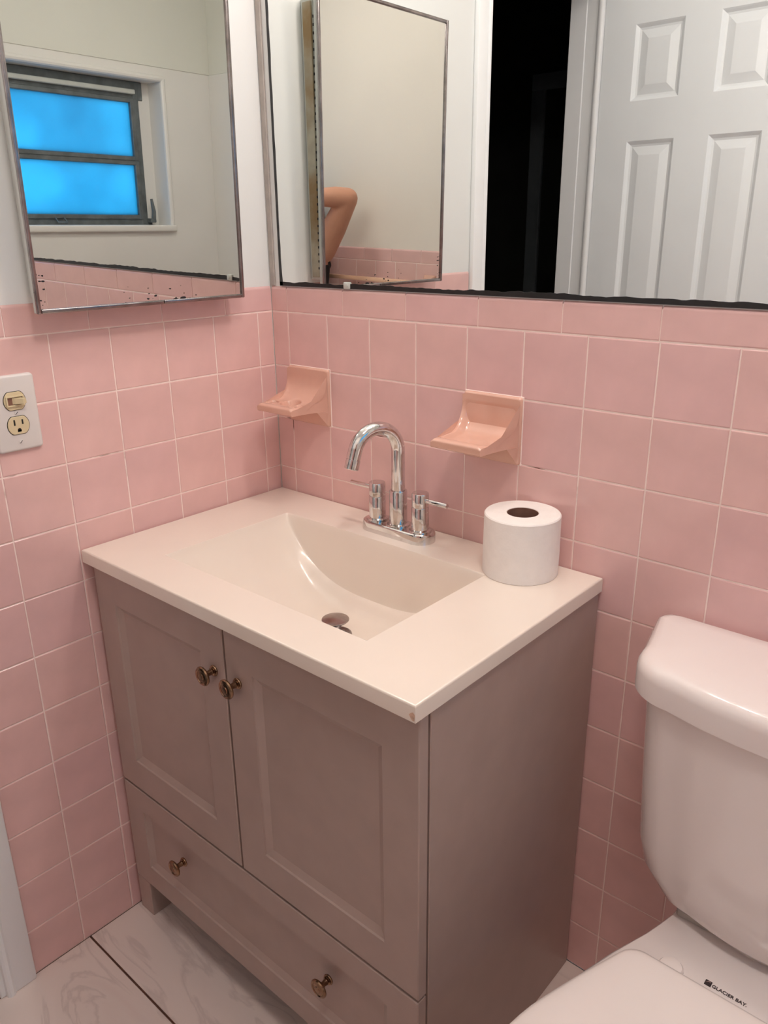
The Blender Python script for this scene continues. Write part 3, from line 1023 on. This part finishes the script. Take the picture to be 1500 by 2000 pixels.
pts.append(tuple(e1 + dirn * 0.012))
sp = obj('spout', tube(pts, 0.0122, 24), M['chrome'], fa)
e1 = Vector(pts[-1])
obj('aerator', lathe([(0.0112, -0.0002), (0.0112, 0.0012), (0.0128, 0.0014), (0.0128, 0.0175), (0.0118, 0.0185), (0.0095, 0.0185), (0.0095, 0.0165), (0, 0.0165)], e1, dirn, 28), M['chrome'], sp)

# ------------------------------------------------------------------ toilet paper roll
RXc, RYc, RR, RH = 0.644, -0.062, 0.0605, 0.101
tp = thing('toilet_paper_roll', (RXc, RYc, TZ), 'white toilet paper roll standing upright on the sink top', 'toilet paper')
obj('paper', lathe([(0.0250, 0.0), (RR - 0.001, 0.0), (RR, 0.001), (RR + 0.0006, 0.03), (RR, RH - 0.0022), (RR - 0.0016, RH - 0.0004), (0.0260, RH), (0.0250, RH - 0.0008), (0.0250, 0.0)], (RXc, RYc, TZ), (0, 0, 1), 72), M['paper'], tp)
obj('card_core', lathe([(0.0249, RH - 0.001), (0.0240, RH - 0.0012), (0.0240, 0.001), (0.0249, 0.0008)], (RXc, RYc, TZ), (0, 0, 1), 40), M['core'], tp)

# ------------------------------------------------------------------ toilet
TCX = 1.093
to = thing('toilet', (TCX, -0.36, 0), 'white two-piece toilet with closed lid, beside the vanity', 'toilet')


def tank_ring(z, hwb, hwf, yf, bow, r_=0.045, n_=10, yb=-0.012):
    """plan outline: back corners, tapered sides, bowed front with rounded corners"""
    pts_ = []
    # back left -> front left corner -> bowed front -> front right -> back right
    for s in (-1, 1):
        side = []
        side.append((s * (hwb - 0.02), yb))
        for k in range(1, 6):
            q = math.pi / 2 * k / 5
            side.append((s * (hwb - 0.02 + 0.02 * math.sin(q)), yb - 0.02 + 0.02 * math.cos(q)))
        for k in range(n_ + 1):
            q = math.pi / 2 * k / n_
            side.append((s * (hwf - r_ + r_ * math.cos(q)), yf + r_ - r_ * math.sin(q)))
        for k in range(1, 9):
            f_ = k / 8 if s < 0 else k / 8
            xx = (hwf - r_) * (1 - f_)
            side.append((s * xx, yf - bow * (1 - (xx / (hwf - r_)) ** 2)))
        pts_.append(side)
    ring = pts_[0] + pts_[1][::-1][1:]
    return [(TCX + x, y, z) for x, y in ring]


bm = bmesh.new()
add_loft(bm, [tank_ring(0.412, 0.150, 0.115, -0.165, 0.012, 0.05), tank_ring(0.425, 0.175, 0.145, -0.172, 0.014, 0.055), tank_ring(0.46, 0.196, 0.172, -0.174, 0.016, 0.055),
              tank_ring(0.50, 0.203, 0.181, -0.176, 0.017, 0.055), tank_ring(0.60, 0.208, 0.186, -0.179, 0.018, 0.055), tank_ring(0.70, 0.212, 0.190, -0.182, 0.019, 0.055),
              tank_ring(0.752, 0.214, 0.192, -0.183, 0.019, 0.055)])
tank = obj('tank', bm, M['porcelain'], to, ang=60)
bm = bmesh.new()
lz = 0.742
LR = [(0.0, 0.010, lz), (0.0, 0.0, lz + 0.001), (0.0, 0.0, lz + 0.030), (0.0, 0.0015, lz + 0.038), (0.0, 0.005, lz + 0.0445), (0.0, 0.010, lz + 0.0485), (0.0, 0.018, lz + 0.0505), (0.0, 0.05, lz + 0.0515)]
add_loft(bm, [tank_ring(z, 0.231 - i, 0.209 - i, -0.193 + i, 0.020, 0.065, yb=-0.006 - i * 0.6) for _, i, z in LR])
obj('tank_lid', bm, M['porcelain'], to, ang=60)

HWP = [(-0.035, 0.100), (-0.10, 0.104), (-0.163, 0.112), (-0.215, 0.127), (-0.268, 0.147), (-0.352, 0.172), (-0.43, 0.185), (-0.49, 0.187), (-0.55, 0.178), (-0.61, 0.152), (-0.66, 0.112), (-0.69, 0.07), (-0.705, 0.0)]


def hw(y):
    for (ya, a), (yb, b) in zip(HWP, HWP[1:]):
        if yb <= y <= ya:
            k = (ya - y) / (ya - yb)
            return a + (b - a) * k
    return 0.0


def bowl_ring(z, sx, sy, yc=-0.36, inset=0.0):
    L, Rr_ = [], []
    ys = [-0.035 - 0.67 * (0.5 - 0.5 * math.cos(math.pi * i / 32)) for i in range(33)]
    for y in ys:
        h = max(0.0, hw(y) - inset)
        yy = yc + (y - yc) * sy
        L.append((TCX - h * sx, yy, z)); Rr_.append((TCX + h * sx, yy, z))
    return L + Rr_[::-1][1:]


bm = bmesh.new()
add_loft(bm, [bowl_ring(0.0, 0.66, 0.80, -0.33), bowl_ring(0.03, 0.64, 0.79, -0.33), bowl_ring(0.10, 0.58, 0.74, -0.32), bowl_ring(0.18, 0.64, 0.80, -0.33), bowl_ring(0.26, 0.80, 0.90, -0.35),
              bowl_ring(0.33, 0.94, 0.97), bowl_ring(0.365, 0.99, 0.995), bowl_ring(0.385, 1.0, 1.0), bowl_ring(0.395, 0.99, 0.995), bowl_ring(0.400, 0.955, 0.982)])
obj('bowl', bm, M['porcelain'], to, ang=50)
obj('tank_gasket', box(TCX - 0.105, TCX + 0.105, -0.16, -0.04, 0.3985, 0.413, 0.003, 1), M['corner_shade_gasket'], to)


def lid_ring(z, ins, yback=-0.276):
    pts_ = []
    ys = [yback - ins - (0.715 + yback - 2 * ins) * (0.5 - 0.5 * math.cos(math.pi * i / 36)) for i in range(37)]
    side = []
    for i, y in enumerate(ys):
        yq = max(-0.7049, y * 0.985)
        ha, hb_ = hw(yq) + 0.0015, 0.119 + 0.38 * max(0.0, yback - y)
        h = max(0.0, -math.log(math.exp(-ha * 110) + math.exp(-hb_ * 110)) / 110 + (0.0 if ha < 0.1 else 0.002) - ins)
        d = (yback - ins) - y
        if d < 0.018:                               # rounded rear corners
            h -= 0.018 - math.sqrt(max(0, 0.018 ** 2 - (0.018 - d) ** 2))
        if i == 36:
            h = 0.0
        side.append((h, y))
    L = [(TCX - h, y, z - 0.012 * max(0, (-0.35 - y)) / 0.35) for h, y in side]
    Rr_ = [(TCX + h, y, z - 0.012 * max(0, (-0.35 - y)) / 0.35) for h, y in side]
    return L + Rr_[::-1][1:]


bm = bmesh.new()
add_loft(bm, [lid_ring(0.4015, 0.006), lid_ring(0.404, 0.001), lid_ring(0.414, 0.0), lid_ring(0.417, 0.003)])
obj('seat', bm, M['seat'], to, ang=50)
bm = bmesh.new()
add_loft(bm, [lid_ring(0.4178, 0.004), lid_ring(0.420, 0.0), lid_ring(0.428, 0.0), lid_ring(0.4325, 0.002), lid_ring(0.4350, 0.007), lid_ring(0.4362, 0.014), lid_ring(0.4375, 0.05)])
obj('lid', bm, M['seat'], to, ang=50)
for s in (-1, 1):
    bm = bmesh.new()
    add_lathe(bm, [(0, 0), (0.0165, 0), (0.0165, 0.002), (0.014, 0.0055), (0.008, 0.0075), (0, 0.008)], (TCX + s * 0.075, -0.250, 0.3995), (0, 0, 1), 24)
    obj('hinge_cap', bm, M['seat'], to)
# printed maker's mark on the deck
bm = bmesh.new()
ex, ey_, es = 1.0600, -0.2440, 0.0085
add_box(bm, ex, ex + es, ey_ - 0.0005, ey_ + es, 0.3998, 0.4006, 0.0003, 1)
em_ = obj('emblem', bm, M['ink'], to)
bm = bmesh.new()
R_ = []
for k in range(9):
    f_ = k / 8
    xx = ex + 0.0012 + f_ * 0.0060
    yy = ey_ + 0.0032 + 0.0028 * math.sin(f_ * math.pi * 0.75)
    R_.append((bm.verts.new((xx, yy, 0.4008)), bm.verts.new((xx, yy + 0.0013 * math.sin(math.pi * f_) + 0.0002, 0.4008))))
for a, b in zip(R_, R_[1:]):
    bm.faces.new((a[0], b[0], b[1], a[1]))
obj('emblem_swoosh', bm, M['ink_grey'], em_, smooth=False)
fc_ = bpy.data.curves.new('lettering', 'FONT')
fc_.body = 'GLACIER BAY.'
fc_.size = 0.0070
fc_.extrude = 0.0002
fc_.offset = 0.00012
fo = bpy.data.objects.new('text_source', fc_)
COL.objects.link(fo)
bpy.context.view_layer.update()
me_ = bpy.data.meshes.new_from_object(fo.evaluated_get(bpy.context.evaluated_depsgraph_get()))
bpy.data.objects.remove(fo)
me_.materials.clear()
me_.materials.append(M['ink'])
obj('lettering', None, None, to, loc=(ex + es + 0.0010, ey_ + 0.0008, 0.4005), mesh=me_)

# ------------------------------------------------------------------ towel bar on the front wall
tb = thing('towel_bar', (1.2, FY, 1.11), 'peach ceramic towel bar on pink tiles, reflected in the mirror', 'towel bar')
for x in (1.50, 0.84):
    bm = bmesh.new()
    rings = []
    for y, s in ((FY + 0.006, 1.0), (FY + 0.012, 1.0), (FY + 0.020, 0.72), (FY + 0.038, 0.55), (FY + 0.055, 0.52), (FY + 0.062, 0.48)):
        h = 0.030 * s
        rings.append([(x - h, y, 1.113 - h), (x + h, y, 1.113 - h), (x + h, y, 1.113 + h), (x - h, y, 1.113 + h)])
    add_loft(bm, rings)
    bmesh.ops.bevel(bm, geom=bm.edges[:], offset=0.002, segments=2, affect='EDGES')
    obj('bar_post', bm, M['ceramic'], tb)
obj('bar', box(0.84, 1.50, FY + 0.040, FY + 0.056, 1.1045, 1.1215, 0.003, 2), M['bar'], tb)

# ------------------------------------------------------------------ vanity light above the mirror
vl = thing('vanity_light', (0.68, 0.0, 2.06), 'three-globe vanity light bar on wall above the mirror', 'light')
obj('back_bar', box(0.42, 0.94, 0.004, -0.030, 2.065, 2.155, 0.006, 3), M['chrome'], vl)
for x in (0.50, 0.68, 0.86):
    so = obj('socket', lathe([(0, 0), (0.026, 0), (0.026, 0.004), (0.020, 0.010), (0.018, 0.03), (0, 0.03)], (x, -0.029, 2.11), (0, -1, 0), 24), M['chrome'], vl)
    bm = bmesh.new()
    bmesh.ops.create_icosphere(bm, subdivisions=3, radius=0.044, matrix=Matrix.Translation((x, -0.100, 2.11)))
    obj('globe', bm, M['globe'], so)

cl = thing('added_fill_light', (1.15, -0.78, 2.44), 'added fill light shaped as a round flush dome on the ceiling', 'light')  # unseen fill light, added to brighten the lower room and vanity front
obj('fill_light_base', lathe([(0, 0), (0.165, 0), (0.165, 0.018), (0.155, 0.024), (0, 0.024)], (1.15, -0.78, 2.4395), (0, 0, -1), 40), M['steel_white'], cl)
obj('fill_light_dome', lathe([(0.150, 0.024), (0.148, 0.035), (0.125, 0.058), (0.08, 0.074), (0.03, 0.081), (0, 0.082)], (1.15, -0.78, 2.4395), (0, 0, -1), 40), M['fill_dome'], cl)

# ------------------------------------------------------------------ person behind the lens, turned about 45 degrees
FH = Vector((F3.x, F3.y, 0)).normalized()
RH_ = Vector((FH.y, -FH.x, 0))
TH = math.radians(42)
RB = RH_ * math.cos(TH) - FH * math.sin(TH)      # body's own right
FB = FH * math.cos(TH) + RH_ * math.sin(TH)      # body's own front


def W(lat, back, z):
    return Vector((CAM.x, CAM.y, 0)) + RH_ * lat - FH * back + Vector((0, 0, z))


BC = W(-0.050, 0.290, 0)                           # body centre on the floor


def B(r, f, z):
    return BC + RB * r + FB * f + Vector((0, 0, z))


def capsule(bm, pts_, rads, seg=14):
    """tapered limb with round ends"""
    pts_ = [Vector(p) for p in pts_]
    P_, R_ = [], []
    d0 = (pts_[1] - pts_[0]).normalized(); d1 = (pts_[-1] - pts_[-2]).normalized()
    for k in (1.0, 0.8, 0.45):
        P_.append(pts_[0] - d0 * rads[0] * k); R_.append(rads[0] * math.sqrt(max(0.0025, 1 - k * k)))
    P_ += pts_; R_ += rads
    for k in (0.45, 0.8, 1.0):
        P_.append(pts_[-1] + d1 * rads[-1] * k); R_.append(rads[-1] * math.sqrt(max(0.0025, 1 - k * k)))
    add_tube(bm, P_, R_, seg)


def ellipsoid(bm, c, rl, rb, rz):
    r0 = bmesh.ops.create_icosphere(bm, subdivisions=3, radius=1.0)
    for v in r0['verts']:
        p = v.co.copy()
        v.co = Vector(c) + RB * (p.x * rl) + FB * (p.y * rb) + Vector((0, 0, p.z * rz))


pe = thing('person', BC, 'person in black tank top with a bare bent arm, reflected in the cabinet mirror', 'person')


def torso(bm, grow=0.0, zmin=0.70, zmax=1.26):
    """lofted trunk between two heights: hips, waist, rib cage, shoulders"""
    key = ((0.70, 0.120, 0.085, 0.0), (0.76, 0.142, 0.100, -0.006), (0.84, 0.143, 0.100, -0.006), (0.91, 0.128, 0.086, 0.0), (0.98, 0.113, 0.076, 0.004),
           (1.04, 0.116, 0.080, 0.004), (1.10, 0.124, 0.092, 0.008), (1.15, 0.128, 0.090, 0.004), (1.20, 0.122, 0.070, -0.004), (1.26, 0.080, 0.050, -0.008))
    rings = []
    n_ = 16
    for k in range(n_ + 1):
        z = zmin + (zmax - zmin) * k / n_
        for a, b in zip(key, key[1:]):
            if a[0] <= z <= b[0] + 1e-6:
                f_ = smoothstep(a[0], b[0], z)
                rl, rb, c_ = (a[q] + (b[q] - a[q]) * f_ for q in (1, 2, 3))
                break
        rings.append([B((rl + grow) * math.cos(t_), c_ + (rb + grow) * math.sin(t_), z) for t_ in (2 * math.pi * q / 28 for q in range(28))])
    add_loft(bm, rings)


bm = bmesh.new()
torso(bm)
capsule(bm, [B(-0.118, 0, 1.215), B(0, -0.01, 1.240), B(0.118, 0, 1.215)], [0.042, 0.048, 0.042])
capsule(bm, [B(0, -0.01, 1.245), B(0, 0.005, 1.31)], [0.050, 0.044])
ellipsoid(bm, B(0, 0.012, 1.405), 0.068, 0.085, 0.096)
ellipsoid(bm, B(0, 0.036, 1.355), 0.048, 0.053, 0.053)
capsule(bm, [B(0, 0.093, 1.415), B(0, 0.110, 1.386)], [0.007, 0.012], 10)
capsule(bm, [B(-0.018, 0.083, 1.352), B(0.018, 0.083, 1.352)], [0.006, 0.006], 8)
for s in (-1, 1):
    ellipsoid(bm, B(s * 0.070, 0.003, 1.40), 0.008, 0.016, 0.027)
for s in (-1, 1):
    capsule(bm, [B(s * 0.074, 0, 0.78), B(s * 0.080, 0.01, 0.43)], [0.078, 0.050])
    capsule(bm, [B(s * 0.080, 0.01, 0.43), B(s * 0.080, -0.01, 0.29), B(s * 0.080, -0.005, 0.07)], [0.048, 0.046, 0.030])
    capsule(bm, [B(s * 0.080, -0.03, 0.032), B(s * 0.090, 0.06, 0.030), B(s * 0.095, 0.12, 0.022)], [0.032, 0.034, 0.020])
# left arm: the upper arm rises to an elbow held out sideways, the forearm comes back level to the lens
SHL, ELL, WRL = B(-0.128, 0.005, 1.220), W(-0.246, 0.115, 1.423), W(-0.085, 0.062, 1.424)
capsule(bm, [SHL, SHL.lerp(ELL, 0.45), ELL], [0.050, 0.050, 0.041])
capsule(bm, [ELL, ELL.lerp(WRL, 0.30) + Vector((0, 0, 0.003)), WRL], [0.0405, 0.0405, 0.028])
# right arm hangs and bends up to the lens
SHR, ELR, WRR = B(0.135, 0.0, 1.210), B(0.165, 0.06, 0.985), W(0.075, 0.085, 1.150)
capsule(bm, [SHR, SHR.lerp(ELR, 0.5), ELR], [0.047, 0.042, 0.035])
capsule(bm, [ELR, ELR.lerp(WRR, 0.3), WRR], [0.036, 0.036, 0.024])


def hand(bm, wrist, palm_dir, spread, curl, size=1.0, thumb_side=1):
    """palm and five fingers that bend towards curl"""
    pd, sd_, cd_ = Vector(palm_dir).normalized(), Vector(spread).normalized(), Vector(curl).normalized()
    for k in (-1, 0, 1):
        capsule(bm, [wrist + sd_ * k * 0.012, wrist + pd * 0.075 * size + sd_ * k * 0.022], [0.014, 0.0125], 10)
    for k, L in enumerate((0.060, 0.070, 0.066, 0.052)):
        o_ = (k - 1.5) * 0.0215
        a = wrist + pd * 0.078 * size + sd_ * o_
        b = a + (pd * 0.75 + cd_ * 0.45).normalized() * L * 0.45
        c_ = b + (pd * 0.1 + cd_ * 0.95).normalized() * L * 0.32
        d = c_ + (cd_ * 0.7 - pd * 0.55).normalized() * L * 0.25
        capsule(bm, [a, b, c_, d], [0.0082, 0.0076, 0.0070, 0.0060], 8)
    a = wrist + pd * 0.028 * size - sd_ * thumb_side * 0.026
    b = a + (pd * 0.7 - sd_ * thumb_side * 0.6).normalized() * 0.032
    c_ = b + (pd * 0.8 + cd_ * 0.4).normalized() * 0.026
    capsule(bm, [wrist + pd * 0.02, a, b, c_], [0.012, 0.0115, 0.0098, 0.0075], 8)


hand(bm, WRL, RH_ * 0.55 + Vector((0, 0, -1.0)), RH_, -FH * 0.3 + RH_ * 0.6, 0.8, 1)
hand(bm, WRR, -RH_ * 0.3 + Vector((0, 0, 1.0)), RH_, -RH_ * 0.6 - FH * 0.3, 0.8, -1)


def joined(name, bm, m_, vs, it):
    o = obj(name, bm, m_, pe)
    md = o.modifiers.new('join', 'REMESH'); md.mode = 'VOXEL'; md.voxel_size = vs; md.use_smooth_shade = True
    ms = o.modifiers.new('soften', 'SMOOTH'); ms.factor = 0.5; ms.iterations = it
    return o


joined('body', bm, M['skin'], 0.0052, 8)
bm = bmesh.new()
torso(bm, 0.006, 0.80, 1.165)
for s in (-1, 1):
    capsule(bm, [B(s * 0.058, 0.072, 1.14), B(s * 0.082, 0.02, 1.262), B(s * 0.072, -0.068, 1.16)], [0.022, 0.019, 0.022], 10)
joined('tank_top', bm, M['cloth'], 0.007, 4)
bm = bmesh.new()
torso(bm, 0.009, 0.705, 0.90)
for s in (-1, 1):
    capsule(bm, [B(s * 0.074, 0, 0.77), B(s * 0.081, 0.01, 0.45)], [0.088, 0.066])
joined('shorts', bm, M['denim'], 0.008, 4)
bm = bmesh.new()
ellipsoid(bm, B(0, -0.016, 1.428), 0.077, 0.086, 0.098)
ellipsoid(bm, B(0, 0.040, 1.472), 0.060, 0.052, 0.034)
ellipsoid(bm, B(0, -0.072, 1.35), 0.053, 0.035, 0.073)
joined('hair', bm, M['hair'], 0.008, 2)
for s in (-1, 1):
    bm = bmesh.new()
    ellipsoid(bm, B(s * 0.027, 0.0845, 1.408), 0.0105, 0.006, 0.0052)
    ey = obj('eye', bm, M['eye'], pe)
    bm = bmesh.new()
    ellipsoid(bm, B(s * 0.027, 0.0890, 1.408), 0.0042, 0.0022, 0.0042)
    obj('iris', bm, M['core'], ey)
    bm = bmesh.new()
    capsule(bm, [B(s * 0.014, 0.093, 1.423), B(s * 0.028, 0.0895, 1.4265), B(s * 0.042, 0.079, 1.422)], [0.0026, 0.003, 0.002], 8)
    obj('eyebrow', bm, M['hair'], pe)
bm = bmesh.new()
capsule(bm, [B(-0.019, 0.0845, 1.354), B(0, 0.0915, 1.3565), B(0.019, 0.0845, 1.354)], [0.003, 0.0046, 0.003], 8)
capsule(bm, [B(-0.016, 0.0845, 1.349), B(0, 0.0910, 1.3475), B(0.016, 0.0845, 1.349)], [0.003, 0.005, 0.003], 8)
obj('lips', bm, M['lips'], pe)
